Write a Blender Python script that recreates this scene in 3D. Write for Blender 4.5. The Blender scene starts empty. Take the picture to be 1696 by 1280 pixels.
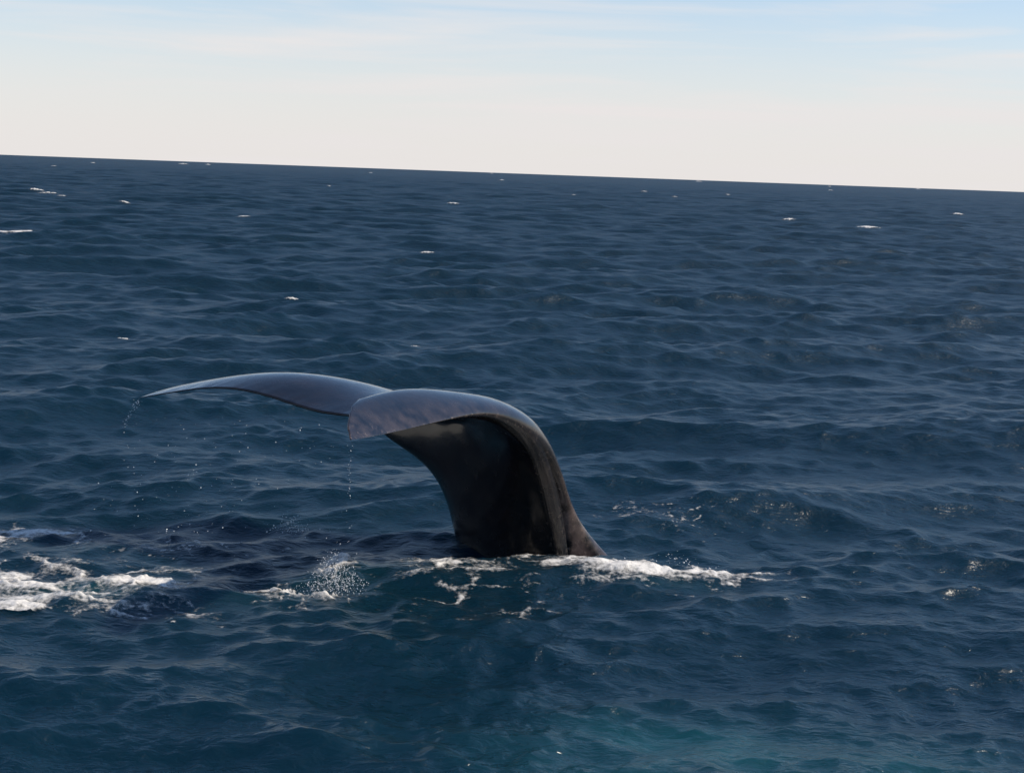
import bpy, math, random
import numpy as np
from mathutils import Matrix, Vector

# ------------------------------------------------------------------ camera, sky, sun, exposure
sc = bpy.context.scene
W0, H0, F = 1696.0, 1280.0, 2600.0
CAM_H = 4.6
PITCH = math.atan(352.8 / F)
ROLL = math.radians(2.09)
fwd = np.array([0, math.cos(PITCH), -math.sin(PITCH)])
up0 = np.array([0, math.sin(PITCH), math.cos(PITCH)])
rt0 = np.array([1.0, 0, 0])
rt = rt0 * math.cos(ROLL) + up0 * math.sin(ROLL)
up = up0 * math.cos(ROLL) - rt0 * math.sin(ROLL)
cam_d = bpy.data.cameras.new('camera')
cam = bpy.data.objects.new('camera', cam_d)
sc.collection.objects.link(cam)
cam_d.sensor_width = 36.0
cam_d.lens = 36.0 * F / W0
cam_d.clip_start = 0.1
cam_d.clip_end = 60000
M = Matrix(((rt[0], up[0], -fwd[0], 0), (rt[1], up[1], -fwd[1], 0), (rt[2], up[2], -fwd[2], CAM_H), (0, 0, 0, 1)))
cam.matrix_world = M
sc.camera = cam

SUN_AZ = math.radians(90)      # to the right of the view direction (+y), towards +x
SUN_EL = math.radians(42)
sun_dir = Vector((math.sin(SUN_AZ) * math.cos(SUN_EL), math.cos(SUN_AZ) * math.cos(SUN_EL), math.sin(SUN_EL)))

world = bpy.data.worlds.new('World')
sc.world = world
world.use_nodes = True
wn, wl = world.node_tree.nodes, world.node_tree.links
wn.clear()
w_out = wn.new('ShaderNodeOutputWorld')
w_bg = wn.new('ShaderNodeBackground')
sky = wn.new('ShaderNodeTexSky')
sky.sky_type = 'NISHITA'
sky.sun_disc = False
sky.sun_elevation = SUN_EL
sky.sun_rotation = SUN_AZ
sky.altitude = 0
sky.air_density = 1.0
sky.dust_density = 0.2
sky.ozone_density = 5.0
w_bg.inputs['Strength'].default_value = 0.118
# thin high cloud: long faint veils, the same over the whole sky
geo = wn.new('ShaderNodeTexCoord')
mp = wn.new('ShaderNodeMapping')
mp.inputs['Scale'].default_value = (2.6, 2.6, 34.0)
nz = wn.new('ShaderNodeTexNoise')
nz.inputs['Scale'].default_value = 1.6
nz.inputs['Detail'].default_value = 6
nz.inputs['Roughness'].default_value = 0.55
nz.inputs['Distortion'].default_value = 0.4
cr = wn.new('ShaderNodeMapRange')
cr.inputs['From Min'].default_value = 0.47
cr.inputs['From Max'].default_value = 0.78
cr.inputs['To Min'].default_value = 0.0
cr.inputs['To Max'].default_value = 1.6
mixc = wn.new('ShaderNodeMixRGB')
mixc.inputs['Color2'].default_value = (5.85, 5.6, 5.55, 1)
wl.new(geo.outputs['Generated'], mp.inputs['Vector'])
wl.new(mp.outputs['Vector'], nz.inputs['Vector'])
wl.new(nz.outputs['Fac'], cr.inputs['Value'])
vz = wn.new('ShaderNodeSeparateXYZ'); v1 = wn.new('ShaderNodeMath'); v2 = wn.new('ShaderNodeMath'); v3 = wn.new('ShaderNodeMath')
v1.operation = 'MULTIPLY'; v1.inputs[1].default_value = -7.0; v2.operation = 'EXPONENT'; v3.operation = 'MULTIPLY'; v3.use_clamp = True
wl.new(geo.outputs['Generated'], vz.inputs['Vector']); wl.new(vz.outputs['Z'], v1.inputs[0]); wl.new(v1.outputs[0], v2.inputs[0])
wl.new(v2.outputs[0], v3.inputs[0]); wl.new(cr.outputs['Result'], v3.inputs[1])
wl.new(v3.outputs[0], mixc.inputs['Fac'])
wl.new(sky.outputs['Color'], mixc.inputs['Color1'])
# sea haze: the air whitens towards the horizon all round
sep = wn.new('ShaderNodeSeparateXYZ')
wl.new(geo.outputs['Generated'], sep.inputs['Vector'])
ex1 = wn.new('ShaderNodeMath'); ex1.operation = 'MULTIPLY'; ex1.inputs[1].default_value = -100.0
ex2 = wn.new('ShaderNodeMath'); ex2.operation = 'EXPONENT'
ex3 = wn.new('ShaderNodeMath'); ex3.operation = 'MINIMUM'; ex3.inputs[1].default_value = 1.0
ex4 = wn.new('ShaderNodeMath'); ex4.operation = 'MULTIPLY'; ex4.inputs[1].default_value = 0.92
ex0 = wn.new('ShaderNodeMath'); ex0.operation = 'MULTIPLY'
wl.new(sep.outputs['Z'], ex0.inputs[0]); wl.new(sep.outputs['Z'], ex0.inputs[1]); wl.new(ex0.outputs[0], ex1.inputs[0]); wl.new(ex1.outputs[0], ex2.inputs[0]); wl.new(ex2.outputs[0], ex3.inputs[0]); wl.new(ex3.outputs[0], ex4.inputs[0])
hz = wn.new('ShaderNodeMixRGB'); hz.inputs['Color2'].default_value = (5.5, 5.25, 5.2, 1)
wl.new(ex4.outputs[0], hz.inputs['Fac']); wl.new(mixc.outputs['Color'], hz.inputs['Color1'])
wl.new(hz.outputs['Color'], w_bg.inputs['Color'])
wl.new(w_bg.outputs['Background'], w_out.inputs['Surface'])

sun_l = bpy.data.lights.new('sun', 'SUN')
sun_l.energy = 4.0
sun_l.angle = math.radians(0.53)
sun_l.color = (1.0, 0.90, 0.76)
sun_o = bpy.data.objects.new('sun', sun_l)
sun_o.location = (30, 40, 60)
sun_o.rotation_euler = sun_dir.to_track_quat('Z', 'Y').to_euler()
sc.collection.objects.link(sun_o)

sc.view_settings.view_transform = 'Standard'
sc.view_settings.look = 'None'
sc.view_settings.gamma = 1.0
sc.view_settings.use_curve_mapping = False
sc.view_settings.exposure = 0.32
sc.cycles.use_denoising = True
sc.cycles.max_bounces = 8
sc.cycles.caustics_reflective = False
sc.cycles.caustics_refractive = False

# ------------------------------------------------------------------ helpers
C = sc.collection

def unproj(px, py, D):
    """the point that stands D metres out (along +y) on the line of sight through a pixel"""
    px = np.asarray(px, float); py = np.asarray(py, float); D = np.asarray(D, float)
    d = fwd + np.multiply.outer((px - W0 / 2) / F, rt) + np.multiply.outer((H0 / 2 - py) / F, up)
    s = D / d[..., 1]
    p = d * s[..., None]
    p[..., 2] += CAM_H
    return p

def on_water(px, py):
    d = fwd + (px - W0 / 2) / F * rt + (H0 / 2 - py) / F * up
    t = -CAM_H / d[2]
    return d[0] * t, d[1] * t

def tag(o, label=None, cat=None, group=None, kind=None):
    for k, v in (('label', label), ('category', cat), ('group', group), ('kind', kind)):
        if v:
            o[k] = v
    return o

def mesh_obj(name, co, quads=None, tris=None, mat=None, smooth=True, attrs=None):
    me = bpy.data.meshes.new(name)
    co = np.ascontiguousarray(co, dtype=np.float32).reshape(-1, 3)
    lists, sizes = [], []
    if quads is not None and len(quads):
        lists.append(np.asarray(quads, np.int32).ravel()); sizes.append(np.full(len(quads), 4, np.int32))
    if tris is not None and len(tris):
        lists.append(np.asarray(tris, np.int32).ravel()); sizes.append(np.full(len(tris), 3, np.int32))
    loops = np.concatenate(lists); sz = np.concatenate(sizes)
    me.vertices.add(len(co)); me.vertices.foreach_set('co', co.ravel())
    me.loops.add(len(loops)); me.loops.foreach_set('vertex_index', loops)
    me.polygons.add(len(sz))
    st = np.zeros(len(sz), np.int32); st[1:] = np.cumsum(sz)[:-1]
    me.polygons.foreach_set('loop_start', st)
    me.polygons.foreach_set('loop_total', sz)
    if smooth:
        me.polygons.foreach_set('use_smooth', np.ones(len(sz), bool))
    me.update(calc_edges=True)
    for k, v in (attrs or {}).items():
        a = me.attributes.new(k, 'FLOAT', 'POINT')
        a.data.foreach_set('value', np.ascontiguousarray(v, np.float32).ravel())
    if mat:
        me.materials.append(mat)
    o = bpy.data.objects.new(name, me)
    C.objects.link(o)
    return o

def grid_quads(nr, nc):
    i = np.arange(nr - 1)[:, None] * nc + np.arange(nc - 1)[None, :]
    return np.stack([i, i + 1, i + nc + 1, i + nc], -1).reshape(-1, 4)

def sstep(a, b, x):
    t = np.clip((x - a) / (b - a), 0, 1)
    return t * t * (3 - 2 * t)

_rng = np.random.default_rng(7)
_perm = _rng.random((256, 256)).astype(np.float32)

def vnoise(x, y):
    xi = np.floor(x).astype(np.int64); yi = np.floor(y).astype(np.int64)
    fx = (x - xi).astype(np.float32); fy = (y - yi).astype(np.float32)
    fx = fx * fx * fx * (fx * (fx * 6 - 15) + 10); fy = fy * fy * fy * (fy * (fy * 6 - 15) + 10)
    a = _perm[xi & 255, yi & 255]; b = _perm[(xi + 1) & 255, yi & 255]
    c = _perm[xi & 255, (yi + 1) & 255]; d = _perm[(xi + 1) & 255, (yi + 1) & 255]
    return (a + (b - a) * fx) * (1 - fy) + (c + (d - c) * fx) * fy

def fbm(x, y, octv=4, gain=0.5):
    s = 0; amp = 1; tot = 0
    for k in range(octv):
        s = s + amp * vnoise(x * 2 ** k + 17.3 * k, y * 2 ** k + 9.1 * k); tot += amp; amp *= gain
    return s / tot

def ridged(x, y, octv=3, gain=0.55):
    s = 0; amp = 1; tot = 0
    for k in range(octv):
        n = 1 - np.abs(2 * vnoise(x * 2 ** k + 31.7 * k, y * 2 ** k + 5.3 * k) - 1)
        s = s + amp * n * n; tot += amp; amp *= gain
    return s / tot

def new_mat(name):
    m = bpy.data.materials.new(name); m.use_nodes = True
    n, l = m.node_tree.nodes, m.node_tree.links
    n.clear()
    out = n.new('ShaderNodeOutputMaterial')
    return m, n, l, out

# ------------------------------------------------------------------ materials
def make_water():
    m, n, l, out = new_mat('sea_water')
    p = n.new('ShaderNodeBsdfPrincipled')
    p.inputs['IOR'].default_value = 1.333
    p.inputs['Roughness'].default_value = 0.07
    p.subsurface_method = 'BURLEY'      # daylight that has gone down into the water and comes back up, spread out
    p.inputs['Subsurface Weight'].default_value = 1.0
    p.inputs['Subsurface Radius'].default_value = (0.25, 1.0, 1.3)
    p.inputs['Subsurface Scale'].default_value = 0.8
    at = n.new('ShaderNodeAttribute'); at.attribute_name = 'aerated'
    mx = n.new('ShaderNodeMixRGB')
    mx.inputs['Color1'].default_value = (0.0020, 0.0160, 0.0280, 1)
    mx.inputs['Color2'].default_value = (0.012, 0.085, 0.100, 1)
    l.new(at.outputs['Fac'], mx.inputs['Fac'])
    l.new(mx.outputs['Color'], p.inputs['Base Color'])
    tc = n.new('ShaderNodeTexCoord')
    prev = None
    # wind ripples: three scales, crests a little longer across the wind than along it
    for sx, sy, det, dist, rot in ((0.5, 1.2, 3, 0.07, 20), (1.6, 3.2, 3, 0.045, 8), (6.0, 11.0, 3, 0.027, -12), (20.0, 34.0, 2, 0.005, 15)):
        mp = n.new('ShaderNodeMapping')
        mp.inputs['Scale'].default_value = (sx, sy, 1.0)
        mp.inputs['Rotation'].default_value = (0, 0, math.radians(rot))
        nt = n.new('ShaderNodeTexNoise')
        nt.inputs['Scale'].default_value = 1.0
        nt.inputs['Detail'].default_value = det
        nt.inputs['Roughness'].default_value = 0.55
        nt.inputs['Distortion'].default_value = 0.5
        l.new(tc.outputs['Object'], mp.inputs['Vector'])
        l.new(mp.outputs['Vector'], nt.inputs['Vector'])
        b = n.new('ShaderNodeBump')
        b.inputs['Strength'].default_value = 1.0
        b.inputs['Distance'].default_value = dist
        l.new(nt.outputs['Fac'], b.inputs['Height'])
        if prev:
            l.new(prev.outputs['Normal'], b.inputs['Normal'])
        prev = b
    l.new(prev.outputs['Normal'], p.inputs['Normal'])
    rg = n.new('ShaderNodeAttribute'); rg.attribute_name = 'chop'
    l.new(rg.outputs['Fac'], p.inputs['Roughness'])
    l.new(p.outputs['BSDF'], out.inputs['Surface'])
    return m

def make_foam(name='sea_foam', white=(0.68, 0.65, 0.605)):
    m, n, l, out = new_mat(name)
    p = n.new('ShaderNodeBsdfPrincipled')
    p.inputs['Base Color'].default_value = (*white, 1)
    p.inputs['Roughness'].default_value = 0.7
    tr = n.new('ShaderNodeBsdfTransparent')
    mix = n.new('ShaderNodeMixShader')
    at = n.new('ShaderNodeAttribute'); at.attribute_name = 'cover'
    tc = n.new('ShaderNodeTexCoord')
    nt = n.new('ShaderNodeTexNoise')
    nt.inputs['Scale'].default_value = 22.0; nt.inputs['Detail'].default_value = 4
    l.new(tc.outputs['Object'], nt.inputs['Vector'])
    mr = n.new('ShaderNodeMapRange')
    mr.inputs['From Min'].default_value = 0.3; mr.inputs['From Max'].default_value = 0.7
    mr.inputs['To Min'].default_value = -0.28; mr.inputs['To Max'].default_value = 0.28
    l.new(nt.outputs['Fac'], mr.inputs['Value'])
    add = n.new('ShaderNodeMath'); add.operation = 'ADD'
    l.new(at.outputs['Fac'], add.inputs[0]); l.new(mr.outputs['Result'], add.inputs[1])
    ss = n.new('ShaderNodeMapRange'); ss.interpolation_type = 'SMOOTHSTEP'
    ss.inputs['From Min'].default_value = 0.08; ss.inputs['From Max'].default_value = 1.2
    l.new(add.outputs[0], ss.inputs['Value'])
    l.new(ss.outputs['Result'], mix.inputs['Fac'])
    b = n.new('ShaderNodeBump'); b.inputs['Distance'].default_value = 0.02; b.inputs['Strength'].default_value = 0.6
    l.new(nt.outputs['Fac'], b.inputs['Height']); l.new(b.outputs['Normal'], p.inputs['Normal'])
    l.new(tr.outputs['BSDF'], mix.inputs[1]); l.new(p.outputs['BSDF'], mix.inputs[2])
    l.new(mix.outputs['Shader'], out.inputs['Surface'])
    return m

def make_drop():
    m, n, l, out = new_mat('water_drop')
    p = n.new('ShaderNodeBsdfPrincipled')
    p.inputs['Base Color'].default_value = (0.75, 0.76, 0.77, 1)
    p.inputs['Roughness'].default_value = 0.08
    p.inputs['Transmission Weight'].default_value = 0.25
    p.inputs['IOR'].default_value = 1.33
    l.new(p.outputs['BSDF'], out.inputs['Surface'])
    return m

def make_skin():
    m, n, l, out = new_mat('wet_whale_skin')
    p = n.new('ShaderNodeBsdfPrincipled')
    tc = n.new('ShaderNodeTexCoord')
    n1 = n.new('ShaderNodeTexNoise'); n1.inputs['Scale'].default_value = 2.3; n1.inputs['Detail'].default_value = 6; n1.inputs['Roughness'].default_value = 0.62
    l.new(tc.outputs['Object'], n1.inputs['Vector'])
    r1 = n.new('ShaderNodeValToRGB')
    r1.color_ramp.elements[0].position = 0.38; r1.color_ramp.elements[0].color = (0.0028, 0.0028, 0.0038, 1)
    r1.color_ramp.elements[1].position = 0.70; r1.color_ramp.elements[1].color = (0.012, 0.008, 0.0072, 1)
    l.new(n1.outputs['Fac'], r1.inputs['Fac'])
    fl = n.new('ShaderNodeAttribute'); fl.attribute_name = 'flank'
    fm = n.new('ShaderNodeMixRGB'); fm.inputs['Color2'].default_value = (0.085, 0.060, 0.053, 1)
    n3 = n.new('ShaderNodeTexNoise'); n3.inputs['Scale'].default_value = 6.0; n3.inputs['Detail'].default_value = 5
    l.new(tc.outputs['Object'], n3.inputs['Vector'])
    fmr = n.new('ShaderNodeMapRange'); fmr.inputs['From Min'].default_value = 0.35; fmr.inputs['From Max'].default_value = 0.65
    l.new(n3.outputs['Fac'], fmr.inputs['Value'])
    fmu = n.new('ShaderNodeMath'); fmu.operation = 'MULTIPLY'
    l.new(fl.outputs['Fac'], fmu.inputs[0]); l.new(fmr.outputs['Result'], fmu.inputs[1]); l.new(fmu.outputs[0], fm.inputs['Fac'])
    l.new(r1.outputs['Color'], fm.inputs['Color1'])
    # thin pale scratches
    mpx = n.new('ShaderNodeMapping'); mpx.inputs['Scale'].default_value = (3.0, 14.0, 14.0); mpx.inputs['Rotation'].default_value = (0.3, 0.5, 0.7)
    sw = n.new('ShaderNodeTexVoronoi'); sw.feature = 'DISTANCE_TO_EDGE'; sw.inputs['Scale'].default_value = 0.45
    l.new(tc.outputs['Object'], mpx.inputs['Vector']); l.new(mpx.outputs['Vector'], sw.inputs['Vector'])
    smr = n.new('ShaderNodeMapRange'); smr.inputs['From Min'].default_value = 0.0; smr.inputs['From Max'].default_value = 0.03; smr.inputs['To Min'].default_value = 0.14; smr.inputs['To Max'].default_value = 0.0
    l.new(sw.outputs['Distance'], smr.inputs['Value'])
    smu = n.new('ShaderNodeMath'); smu.operation = 'MULTIPLY'
    l.new(smr.outputs['Result'], smu.inputs[0]); l.new(fmr.outputs['Result'], smu.inputs[1])
    fs = n.new('ShaderNodeMixRGB'); fs.inputs['Color2'].default_value = (0.09, 0.075, 0.07, 1)
    l.new(smu.outputs[0], fs.inputs['Fac']); l.new(fm.outputs['Color'], fs.inputs['Color1'])
    # pale scuffs and callosities along the edges
    at = n.new('ShaderNodeAttribute'); at.attribute_name = 'scuff'
    n2 = n.new('ShaderNodeTexNoise'); n2.inputs['Scale'].default_value = 16.0; n2.inputs['Detail'].default_value = 5; n2.inputs['Roughness'].default_value = 0.7
    l.new(tc.outputs['Object'], n2.inputs['Vector'])
    mr = n.new('ShaderNodeMapRange'); mr.inputs['From Min'].default_value = 0.56; mr.inputs['From Max'].default_value = 0.72
    l.new(n2.outputs['Fac'], mr.inputs['Value'])
    mu = n.new('ShaderNodeMath'); mu.operation = 'MULTIPLY'
    l.new(mr.outputs['Result'], mu.inputs[0]); l.new(at.outputs['Fac'], mu.inputs[1])
    mx = n.new('ShaderNodeMixRGB'); mx.inputs['Color2'].default_value = (0.24, 0.18, 0.145, 1)
    l.new(mu.outputs[0], mx.inputs['Fac']); l.new(fs.outputs['Color'], mx.inputs['Color1'])
    l.new(mx.outputs['Color'], p.inputs['Base Color'])
    rr = n.new('ShaderNodeMapRange'); rr.inputs['To Min'].default_value = 0.06; rr.inputs['To Max'].default_value = 0.40
    l.new(n3.outputs['Fac'], rr.inputs['Value']); l.new(rr.outputs['Result'], p.inputs['Roughness'])
    p.inputs['IOR'].default_value = 1.45
    p.inputs['Coat Weight'].default_value = 0.65; p.inputs['Coat Roughness'].default_value = 0.14; p.inputs['Specular IOR Level'].default_value = 0.35; p.inputs['Coat IOR'].default_value = 1.4
    b = n.new('ShaderNodeBump'); b.inputs['Distance'].default_value = 0.008; b.inputs['Strength'].default_value = 0.5
    l.new(n2.outputs['Fac'], b.inputs['Height']); l.new(b.outputs['Normal'], p.inputs['Normal'])
    l.new(p.outputs['BSDF'], out.inputs['Surface'])
    return m

WATER, FOAM, DROP, SKIN = make_water(), make_foam(), make_drop(), make_skin()

# ------------------------------------------------------------------ the sea: a sum of some 250 wind waves and swell
rng = np.random.default_rng(21)
waves = []
NW = 320
lam_lo, lam_hi = 0.13, 15.0
for i in range(NW):
    t = (i + rng.random()) / NW
    lam = lam_lo * (lam_hi / lam_lo) ** t
    k = 2 * math.pi / lam
    spread = 24 if lam > 3 else 32 if lam > 0.8 else 48
    ang = math.radians(-90 + 12 + rng.normal() * spread)
    octs = math.log2(lam_hi / lam_lo)
    # slope (a*k) budget per octave
    sl = float(np.interp(math.log2(lam), [-3, -2.2, -1.2, -0.5, 1.2, 2.2, 3.2, 3.9], [0.12, 0.125, 0.125, 0.125, 0.125, 0.11, 0.09, 0.055]))
    a = sl * math.sqrt(2 * octs / NW) / k
    waves.append((lam, k, math.cos(ang), math.sin(ang), a, rng.random() * 2 * math.pi))
waves.sort(key=lambda w: -w[0])

STOCK = (0.1, 19.0)
BUMPS = []   # (px, py, rx, ry, height, angle): swirls and boils of water round the tail
def bump(px, py, rx, ry, h, ang=0):
    x, y = on_water(px, py); BUMPS.append((x, y, rx, ry, h, math.radians(ang)))
bump(1060, 968, 0.95, 0.28, 0.11, -4)
bump(850, 945, 3.2, 1.5, 0.15, 0)
bump(880, 950, 0.8, 0.22, 0.04, 5)
bump(660, 965, 0.55, 0.35, 0.08, -20)
bump(560, 960, 0.30, 0.4, 0.10, 10)
bump(120, 985, 1.4, 0.35, 0.07, 4)
bump(300, 900, 0.7, 0.4, 0.07, 0)
bump(520, 1225, 0.7, 0.28, 0.13, 8)
bump(1150, 1245, 0.35, 0.25, 0.03, 0)

def sea(x, y, spacing):
    """displaced position of the sheet's point (x, y); waves shorter than the mesh can carry are left to the bump"""
    x = x.astype(np.float32); y = y.astype(np.float32)
    dx = np.zeros_like(x); dy = np.zeros_like(x); dz = np.zeros_like(x)
    gust = (0.55 + 0.9 * fbm(x / 7.0, y / 4.0, 3)) * (0.62 + 0.85 * fbm(x / 26.0 + 9, y / 30.0 + 3, 3))
    gust2 = 0.65 + 1.0 * fbm(x / 2.3 + 50, y / 1.4, 3)
    sp = spacing.astype(np.float32)
    order = np.argsort(sp.ravel())
    flat_sp = sp.ravel()[order]
    X = x.ravel()[order]; Y = y.ravel()[order]
    DX = np.zeros_like(X); DY = np.zeros_like(X); DZ = np.zeros_like(X)
    G1 = gust.ravel()[order].astype(np.float32); G2 = gust2.ravel()[order].astype(np.float32)
    calm = 1 - 0.72 * np.exp(-(((X - STOCK[0] + 0.6) / 8.0) ** 2 + ((Y - STOCK[1] + 3.0) / 5.0) ** 2))
    for lam, k, cx, cy, a, ph in waves:
        nmax = np.searchsorted(flat_sp, lam / 2.5)
        if nmax == 0:
            continue
        s = slice(0, nmax)
        wgt = np.clip((lam / flat_sp[s] - 2.5) / 2.5, 0, 1)
        if lam < 0.9:
            wgt = wgt * G2[s]
        elif lam < 4:
            wgt = wgt * G1[s]
        if lam > 3.0:
            wgt = wgt * calm[s]
        ph_ = (np.float32(k * cx) * X[s] + np.float32(k * cy) * Y[s] + np.float32(ph))
        sn = np.sin(ph_) * wgt * np.float32(a); cs = np.cos(ph_) * wgt * np.float32(a)
        DZ[s] += cs
        DX[s] -= np.float32(cx * 0.85) * sn
        DY[s] -= np.float32(cy * 0.85) * sn
    for bx, by, rx, ry, h, an in BUMPS:
        u = (X - bx) * math.cos(an) + (Y - by) * math.sin(an)
        v = -(X - bx) * math.sin(an) + (Y - by) * math.cos(an)
        DZ += np.float32(h) * np.exp(-(u / rx) ** 2 - (v / ry) ** 2)
    inv = np.empty_like(order); inv[order] = np.arange(len(order))
    P = np.stack([X + DX, Y + DY, DZ], -1)[inv]
    return P.reshape(x.shape + (3,))

def ell(X, Y, px, py, rx, ry):
    x, y = on_water(px, py)
    return np.exp(-((X - x) / rx) ** 2 - ((Y - y) / ry) ** 2)

NR, NC = 2050, 560
rows = [5.0]
while len(rows) < NR:
    rows.append(rows[-1] * 1.0036 + 0.004)
rows = np.array(rows)
rows[-1] = 30000.0
half = rows * 0.42 + 3.0
u = np.linspace(-1, 1, NC)
SX = half[:, None] * u[None, :]
SY = np.repeat(rows[:, None], NC, 1)
dsp = np.gradient(rows)
SP = np.repeat(np.maximum(dsp * 0.75, 2 * half / NC)[:, None], NC, 1)
SP[:, :2] = np.maximum(SP[:, :2], 0.01)
P = sea(SX, SY, SP)
aer = 0.45 * ell(SX, SY, 1130, 1225, 1.5, 0.8) + 0.25 * ell(SX, SY, 1480, 1240, 1.3, 0.7) + 0.12 * ell(SX, SY, 1100, 985, 0.8, 0.25) \
    + 0.3 * ell(SX, SY, 120, 990, 1.8, 0.5) + 0.2 * ell(SX, SY, 540, 970, 0.5, 0.4)
aer = np.clip(aer * (0.35 + 1.3 * fbm(SX * 1.1, SY * 1.6, 4)), 0, 1)
# slope variance of the waves too short for the mesh at each distance becomes microfacet roughness
var = np.zeros(NR)
for lam, k, cx, cy, a, ph in waves:
    wgt = np.clip((lam / SP[:, 10] - 2.5) / 2.5, 0, 1)
    var += (1 - wgt ** 2) * (a * k) ** 2 / 2
chop = np.sqrt(np.sqrt(2 * 0.42 * var + 0.00012))
sea_o = mesh_obj('sea', P, grid_quads(NR, NC), mat=WATER, attrs={'aerated': aer, 'chop': np.repeat(chop[:, None], NC, 1)})
tag(sea_o, 'dark blue choppy open sea reaching to the horizon', 'sea', kind='structure')

# ------------------------------------------------------------------ the whale's tail
def spline(ts, pts, t):
    """natural cubic spline through pts"""
    ts = np.asarray(ts, float); pts = np.asarray(pts, float)
    n = len(ts); h = np.diff(ts)
    A = np.zeros((n, n)); B = np.zeros((n, pts.shape[1]))
    A[0, 0] = A[-1, -1] = 1
    for i in range(1, n - 1):
        A[i, i - 1] = h[i - 1]; A[i, i] = 2 * (h[i - 1] + h[i]); A[i, i + 1] = h[i]
        B[i] = 6 * ((pts[i + 1] - pts[i]) / h[i] - (pts[i] - pts[i - 1]) / h[i - 1])
    m2 = np.linalg.solve(A, B)
    j = np.clip(np.searchsorted(ts, t, side='right') - 1, 0, n - 2)
    hj = h[j][:, None]; a = (ts[j + 1] - t)[:, None] / hj; b = (t - ts[j])[:, None] / hj
    return a * pts[j] + b * pts[j + 1] + ((a ** 3 - a) * m2[j] + (b ** 3 - b) * m2[j + 1]) * hj ** 2 / 6

near_px = [(985, 1110, 18.6), (950, 990, 18.58), (941, 920, 18.55), (929, 840, 18.4), (910, 768, 18.1), (880, 718, 17.6), (816, 688, 17.0), (740, 695, 16.2), (650, 716, 15.3), (580, 729, 14.6)]
far_px = [(775, 1110, 19.5), (765, 990, 19.42), (763, 915, 19.4), (755, 862, 19.4), (734, 802, 19.5), (692, 757, 19.65), (640, 722, 19.9), (560, 670, 20.2), (360, 633, 19.9), (229, 659, 19.3)]
row_t = np.array([-0.32, -0.14, 0.0, 0.14, 0.28, 0.42, 0.56, 0.70, 0.86, 1.0])
trail_px = [(580, 729, 14.6), (579, 692, 14.95), (605, 659, 15.7), (650, 682, 16.8), (606, 690, 17.9), (540, 684, 18.2), (480, 668, 18.45), (400, 646, 18.8), (318, 645, 19.1), (229, 659, 19.3)]
trail_t = np.array([-1, -0.88, -0.66, -0.33, 0.0, 0.24, 0.46, 0.68, 0.86, 1.0])
U3 = lambda L: unproj(*np.array(L, float).T)
NS, NQ = 240, 180
s = np.linspace(row_t[0], 1, NS)
q = np.sin(np.linspace(-1, 1, NQ) * math.pi / 2)
EN = spline(row_t, U3(near_px), s)
EF = spline(row_t, U3(far_px), s)
TR = spline(trail_t, U3(trail_px), q)
sn_ = (s - s[0]) / (1 - s[0])
w = (q + 1) / 2
base = EN[0][None] * (1 - w)[:, None] + EF[0][None] * w[:, None]
lin_q = EN[:, None] * (1 - w)[None, :, None] + EF[:, None] * w[None, :, None]
tr_corr = TR - (EN[-1][None] * (1 - w)[:, None] + EF[-1][None] * w[:, None])
blend = sstep(0.12, 1.0, s) ** 1.5
MID = lin_q + blend[:, None, None] * tr_corr[None]
# small nicks and waviness of the trailing edge
nick = 0.028 * (fbm(q * 14 + 3, q * 0 + 0.5, 3) - 0.5) + 0.03 * -np.clip(fbm(q * 26 + 9, q * 0 + 2.5, 2) - 0.68, 0, 1)
MID += (sstep(0.93, 1.0, s)[:, None] * nick[None, :] * 2.2)[..., None] * np.array([-0.8, -0.5, 0.15])
# outward (dorsal) normals of the middle surface
dq = np.gradient(MID, axis=1); ds = np.gradient(MID, axis=0)
N = np.cross(dq, ds); N /= np.linalg.norm(N, axis=-1, keepdims=True) + 1e-9
if N[NS // 3, NQ // 2, 1] < 0:
    N = -N
for _ in range(6):   # soften
    N[1:-1] = (N[:-2] + 2 * N[1:-1] + N[2:]) / 4
    N[:, 1:-1] = (N[:, :-2] + 2 * N[:, 1:-1] + N[:, 2:]) / 4
N /= np.linalg.norm(N, axis=-1, keepdims=True) + 1e-9
th_t = row_t
dors = spline(th_t, np.array([[2.6], [1.75], [1.20], [0.68], [0.31], [0.235], [0.148], [0.075], [0.06], [0.014]]), s)[:, 0]
vent = spline(th_t, np.array([[0.6], [0.5], [0.42], [0.34], [0.26], [0.18], [0.13], [0.10], [0.06], [0.010]]), s)[:, 0]
ex = np.interp(s, [0.0, 0.2, 0.42, 0.6, 0.75, 1.0], [2.0, 3.0, 6.0, 6.0, 3.4, 3.0])
prof = (np.clip(1 - np.abs(q)[None, :] ** ex[:, None], 0, 1)) ** 0.5
keel = (1 - sstep(0.0, 0.35, s))[:, None]
prof_d = prof * (1 - 0.35 * sstep(0.3, 0.9, s)[:, None] * np.abs(q)[None, :])
prof_d = prof_d * (1 - keel) + keel * (0.16 * prof + 0.84 * np.cos(np.clip(q, -1, 1) * math.pi / 2)[None, :] ** 1.3)
ridge = np.array([0.98, -0.06, -0.05]); kk = (1 - sstep(0.16, 0.46, s))[:, None, None]
ND = N * (1 - kk) + ridge * kk; ND /= np.linalg.norm(ND, axis=-1, keepdims=True)
DORS = MID + ND * (dors[:, None] * prof_d)[..., None]
bead = 0.03 * np.exp(-((q + 0.93) / 0.06) ** 2)[None, :] * (sstep(-0.1, 0.15, s) * (1 - sstep(0.55, 0.95, s)))[:, None]
bead -= 0.010 * np.exp(-((q + 0.78) / 0.08) ** 2)[None, :] * (sstep(-0.1, 0.15, s) * (1 - sstep(0.55, 0.95, s)))[:, None]
VENT = MID - N * (vent[:, None] * prof + bead)[..., None]
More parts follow.
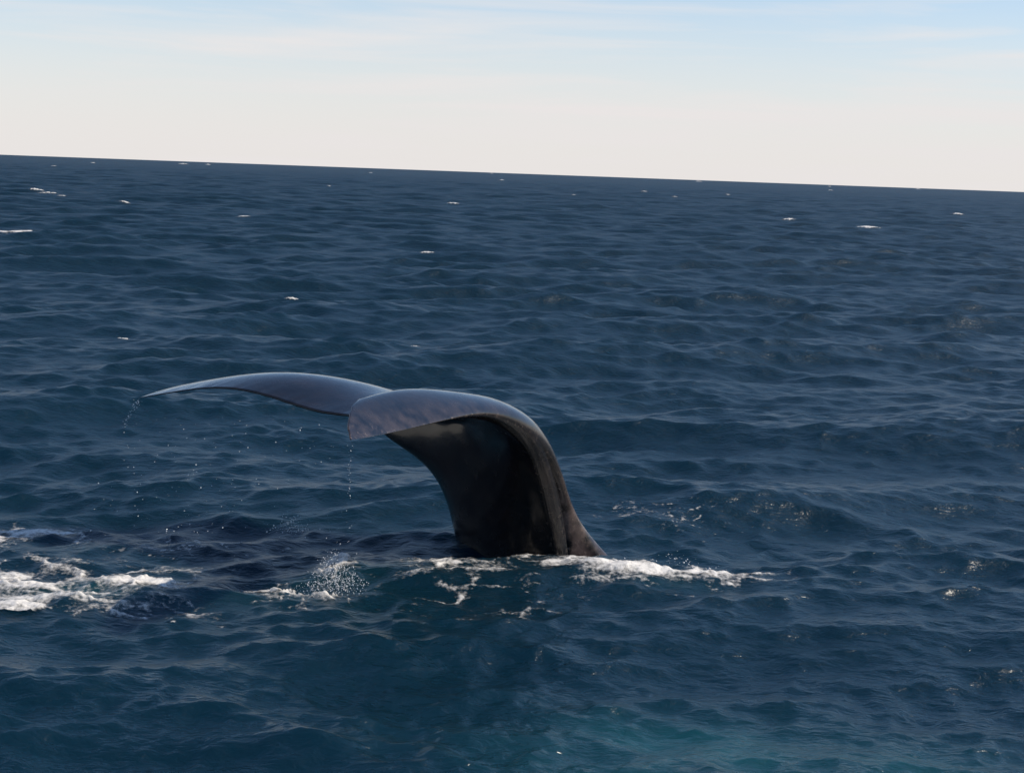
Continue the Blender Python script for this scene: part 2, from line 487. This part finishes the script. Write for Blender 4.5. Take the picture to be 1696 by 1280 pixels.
loop = np.concatenate([DORS, VENT[:, -2:0:-1]], 1)         # closed ring per row
NL = loop.shape[1]
i = np.arange(NS - 1)[:, None] * NL; j = np.arange(NL)[None, :]; j2 = (j + 1) % NL
quads = np.stack([i + j, i + j2, i + NL + j2, i + NL + j], -1).reshape(-1, 4)
# zip the trailing edge and the hidden underwater end
cap = []
for base_i in (0, (NS - 1) * NL):
    for jj in range(NQ - 1):
        a_, b_ = jj, jj + 1
        la = (NL - a_) % NL if a_ > 0 else 0
        lb = NL - b_ if b_ < NQ - 1 else NQ - 1
        f = [base_i + a_, base_i + b_, base_i + lb, base_i + la]
        f = list(dict.fromkeys(f))
        cap.append(f)
caps_q = [f for f in cap if len(f) == 4]; caps_t = [f for f in cap if len(f) == 3]
qq = np.concatenate([q, q[-2:0:-1]])
edge = np.exp(-((1 - np.abs(qq)[None, :]) / 0.012) ** 2) * sstep(-0.1, 0.15, s)[:, None]
tipn = sstep(0.8, 1.0, s)[:, None] * (qq[None, :] < -0.6) * np.exp(-((1 + qq[None, :]) / 0.05) ** 2)
flank = (np.arange(NL) < NQ)[None, :] * ((1 - sstep(0.1, 0.3, s))[:, None] + 0.42 * np.exp(-((1 + qq) / 0.16) ** 2)[None, :] * sstep(0.45, 0.65, s)[:, None])
streak = (np.arange(NL) >= NQ)[None, :] * np.exp(-((qq + 0.90) / 0.05) ** 2)[None, :] * (sstep(-0.1, 0.1, s) * (1 - sstep(0.5, 0.7, s)))[:, None]
scuff = np.clip(0.4 * streak + 0.45 * edge + 0.9 * tipn + 0.5 * flank * (s < 0.4)[:, None], 0, 1)
whale = mesh_obj('whale', loop.reshape(-1, 3), np.concatenate([quads, np.array(caps_q)]), np.array(caps_t), SKIN, attrs={'scuff': scuff, 'flank': flank})
tag(whale, 'dark wet whale tail arching out of the water with both flukes bent over', 'whale')
import bmesh
bm = bmesh.new(); bm.from_mesh(whale.data)
bmesh.ops.recalc_face_normals(bm, faces=bm.faces); bm.to_mesh(whale.data); bm.free()

# ------------------------------------------------------------------ foam
def foam_patch(name, label, cells, x0, x1, y0, y1, step, hmax, freq=(1.5, 3.0), seed=0.0, warp=0.35, gain=1.0, cat='foam'):
    """a lumpy sheet of foam lying on the sea; cells are (px, py, rx, ry, strength) soft regions"""
    gx = np.arange(x0, x1, step); gy = np.arange(y0, y1, step)
    X, Y = np.meshgrid(gx, gy)
    mask = np.zeros_like(X)
    for px, py, rx, ry, st in cells:
        mask = np.maximum(mask, st * ell(X, Y, px, py, rx, ry))
    wx = X + warp * (fbm(X * 1.7 + seed, Y * 1.7, 3) - 0.5) * 2; wy = Y + warp * (fbm(X * 1.7 + seed + 40, Y * 1.7 + 11, 3) - 0.5) * 1.2
    rg = ridged(wx * freq[0] + seed, wy * freq[1], 4)
    pat = 0.95 * rg ** 1.5 + 0.30 * fbm(wx * freq[0] * 2.6 + seed, wy * freq[1] * 2.6, 3)
    cover = np.clip((mask * 1.0 + pat * gain - 0.78) / 0.62, 0, 1) * sstep(0.03, 0.2, mask)
    P = sea(X, Y, np.full_like(X, step * 1.2))
    lump = fbm(wx * 7 + seed, wy * 9, 3) ** 1.6 * 1.7
    P[..., 2] += 0.006 + hmax * cover ** 1.4 * lump
    nr, nc = X.shape
    Q = grid_quads(nr, nc)
    cv = cover.ravel()
    Q = Q[cv[Q].max(1) > 0.02]
    used = np.unique(Q)
    remap = np.full(nr * nc, -1, np.int64); remap[used] = np.arange(len(used))
    o = mesh_obj(name, P.reshape(-1, 3)[used], remap[Q], mat=FOAM, attrs={'cover': cv[used]})
    return tag(o, label, cat, kind='stuff')

foam_patch('foam_band', 'bright band of churned foam against the right side of the tail stock',
           [(1050, 968, 0.95, 0.45, 1.1), (1170, 966, 0.7, 0.34, 1.05), (930, 958, 0.6, 0.42, 0.85), (830, 930, 0.6, 0.14, 0.62), (740, 965, 1.0, 0.7, 0.40), (780, 1005, 1.1, 0.8, 0.31), (1230, 966, 0.35, 0.3, 0.6), (680, 937, 0.5, 0.3, 0.55), (790, 926, 0.5, 0.2, 0.6), (850, 960, 0.9, 0.5, 0.44), (1200, 985, 0.8, 0.6, 0.32)],
           -2.4, 3.8, 15.0, 19.8, 0.02, 0.03, (2.0, 3.2), 3.0)
foam_patch('foam_slick', 'broad streaky slick of white foam left of the tail',
           [(40, 985, 1.2, 0.38, 0.95), (190, 982, 1.0, 0.40, 0.90), (60, 1012, 1.1, 0.45, 0.72), (290, 992, 0.7, 0.36, 0.68), (10, 1030, 0.5, 0.35, 0.95), (150, 1010, 1.6, 0.9, 0.54), (90, 945, 1.9, 0.8, 0.50), (140, 930, 0.7, 0.3, 0.5), (330, 1000, 0.8, 0.5, 0.42)],
           -8.4, -2.4, 15.0, 20.4, 0.02, 0.04, (2.0, 2.8), 11.0)
foam_patch('foam_crest', 'small breaking crest of foam on the wave above the left slick',
           [(70, 864, 0.8, 0.35, 0.88), (20, 872, 0.8, 0.45, 0.62), (120, 880, 0.9, 0.5, 0.34)], -8.8, -4.0, 18.0, 22.6, 0.022, 0.03, (2.0, 3.0), 23.0)
foam_patch('foam_flecks', 'scattered flecks of foam below the far fluke tip',
           [(290, 885, 0.5, 0.3, 0.52), (320, 905, 1.0, 0.5, 0.40), (390, 902, 0.9, 0.4, 0.38)], -6.4, -1.8, 17.6, 21.6, 0.022, 0.02, (4.0, 6.0), 31.0)
foam_patch('splash_foam', 'lump of white splash foam between the slick and the tail',
           [(455, 985, 0.30, 0.28, 0.92), (550, 957, 0.24, 0.35, 0.85), (560, 945, 0.16, 0.25, 0.95), (540, 1000, 0.35, 0.4, 0.46), (500, 1000, 0.7, 0.5, 0.36)],
           -4.2, -0.8, 15.4, 19.4, 0.016, 0.075, (3.6, 5.0), 47.0)
foam_patch('foam_specks', 'specks of foam on the open water right of the tail',
           [(1100, 865, 1.0, 0.5, 0.31), (1040, 860, 0.5, 0.4, 0.33), (1150, 875, 0.5, 0.4, 0.33)], 0.4, 3.8, 18.0, 23.0, 0.022, 0.015, (3.6, 5.5), 61.0)

# ------------------------------------------------------------------ whitecaps far out
caps = [(37, 320, 26, 7), (70, 324, 34, 7), (102, 328, 18, 4), (192, 340, 22, 5), (50, 384, 80, 4), (175, 271, 10, 3), (320, 273, 20, 4), (360, 274, 10, 4), (105, 277, 10, 3), (402, 364, 28, 4),
        (745, 341, 26, 4), (702, 429, 26, 6), (485, 502, 26, 8), (170, 410, 30, 5), (610, 287, 8, 3), (830, 300, 10, 4), (815, 288, 8, 3), (1290, 365, 30, 7), (1428, 378, 48, 6), (1600, 358, 24, 6),
        (1683, 349, 10, 4), (1148, 301, 12, 4), (1060, 318, 14, 3), (1203, 324, 10, 3), (1358, 309, 8, 3), (1378, 316, 10, 3), (1500, 313, 12, 3), (1113, 327, 12, 3), (200, 562, 26, 6), (850, 574, 36, 6), (695, 563, 22, 5), (545, 310, 8, 3), (950, 325, 9, 3)]
rc = np.random.default_rng(5)
for ci, (px, py, wp, hp) in enumerate(caps):
    x, y = on_water(px, py)
    yc = np.linspace(y * 0.97, y * 1.03, 60)          # sit on the nearest crest
    y = float(yc[np.argmax(sea(np.full(60, x), yc, np.full(60, max(0.05, y * 0.0027)))[:, 2])])
    wid = wp * 1.15 / F * y; hgt = hp / F * y * 0.38
    nu, nv = 64, 22
    uu, vv = np.meshgrid(np.linspace(-1, 1, nu), np.linspace(-1, 1, nv))
    cx = x + uu * wid / 2; cy = y + vv * min(wid * 0.22, 6.0) + 0.25 * wid * 0.3 * np.sin(uu * 2 + ci)
    env = np.clip(1 - uu ** 2, 0, 1) * np.clip(1 - vv ** 2, 0, 1)
    nse = fbm(uu * 6.0 + ci * 7.7, vv * 2.6 + ci * 3.1, 4, 0.6)
    Pz = sea(cx, cy, np.full_like(cx, max(0.05, y * 0.0036 * 0.75)))
    Pz[..., 2] += hgt * env * (0.35 + 1.1 * nse) - 0.02
    cover = np.clip((env * 0.75 + 1.2 * nse - 0.78) / 0.45, 0, 1) * np.clip(env * 6, 0, 1)
    o = mesh_obj('whitecap', Pz, grid_quads(nv, nu), mat=FOAM, attrs={'cover': cover})
    special = {(50, 384): 'long thin curved whitecap, the longest out on the sea', (1428, 378): 'wide flat whitecap beside the brightest lumpy one',
               (1290, 365): 'brightest lumpy whitecap in the middle distance'}
    if (px, py) in special:
        tag(o, special[(px, py)], 'whitecap')
    elif y > 260:
        tag(o, 'tiny white fleck of breaking foam close under the horizon line', 'whitecap', 'whitecaps close under the horizon')
    elif y > 75:
        tag(o, 'small white breaking crest in the middle distance of the sea', 'whitecap', 'whitecaps in the middle distance')
    else:
        tag(o, 'small broken foam crest on a dark wave behind the flukes', 'whitecap', 'foam crests on the waves behind the flukes')

# ------------------------------------------------------------------ drops
def ico():
    bm = bmesh.new(); bmesh.ops.create_icosphere(bm, subdivisions=1, radius=1)
    v = np.array([x.co[:] for x in bm.verts]); f = np.array([[w.index for w in t.verts] for t in bm.faces]); bm.free()
    return v, f
ICO_V, ICO_F = ico()
def drops(name, label, pts, rad, cat='spray'):
    pts = np.asarray(pts); rad = np.asarray(rad)
    st = 1 + 0.35 * rc.normal(size=(len(pts), 3)) * np.array([0.4, 0.4, 1.0])
    V = pts[:, None, :] + ICO_V[None] * rad[:, None, None] * np.clip(st, 0.5, 2.2)[:, None, :]
    Fi = ICO_F[None] + (np.arange(len(pts)) * len(ICO_V))[:, None, None]
    o = mesh_obj(name, V.reshape(-1, 3), tris=Fi.reshape(-1, 3), mat=DROP)
    return tag(o, label, cat, kind='stuff')
def cloud(n, x0, x1, y0, y1, d0, d1, r0, r1):
    p = unproj(rc.uniform(x0, x1, n), rc.uniform(y0, y1, n), rc.uniform(d0, d1, n))
    r = r0 + (r1 - r0) * rc.random(n) ** 3
    keep = p[:, 2] > 0.05
    return p[keep], r[keep]
p1, r1 = cloud(200, 205, 570, 690, 890, 16.5, 19.0, 0.0025, 0.0085)
p2, r2 = cloud(30, 150, 330, 780, 900, 18.0, 19.4, 0.003, 0.010)
drops('falling_drops', 'loose drops of water falling below the far fluke', np.concatenate([p1, p2]), np.concatenate([r1, r2]))
n = 46
yy = 736 + 165 * rc.random(n) ** 1.4
pn = unproj(580 - 0.03 * (yy - 736) + rc.normal(size=n) * 2.2, yy, np.full(n, 14.62))
drops('drip_trail', 'thin trail of drops falling from the near fluke tip', pn, 0.002 + 0.004 * rc.random(n) ** 2)
n = 70
tt = rc.random(n) ** 1.3
pf = unproj(230 - 26 * tt + rc.normal(size=n) * 2.5, 661 + 45 * tt + rc.normal(size=n) * 2, np.full(n, 19.3))
drops('drip_trail', 'spill of water drops falling from the far fluke tip', pf, 0.002 + 0.007 * rc.random(n) ** 2.5)
def splash(name, label, px, py, wx, hz_, n, dspan, r0, r1):
    x, y = on_water(px, py)
    a = rc.normal(size=n); h = np.abs(rc.normal(size=n)) * hz_ * np.exp(-0.5 * (a * 0.8) ** 2)
    pts = np.stack([x + a * wx, y + rc.normal(size=n) * dspan, h + 0.03], -1)
    return drops(name, label, pts, r0 + (r1 - r0) * rc.random(n) ** 3)
splash('splash_drops', 'burst of splashing drops beside the lump of foam', 553, 985, 0.17, 0.20, 1900, 0.18, 0.0012, 0.0085)
splash('splash_drops', 'low spatter of drops over the bright foam band', 1120, 950, 0.30, 0.09, 150, 0.12, 0.003, 0.014)
splash('splash_drops', 'little jet of drops behind the splash foam lump', 482, 885, 0.12, 0.10, 120, 0.1, 0.003, 0.012)
splash('splash_drops', 'fine spatter of drops at the water line of the tail stock', 905, 938, 0.22, 0.04, 60, 0.06, 0.003, 0.010)
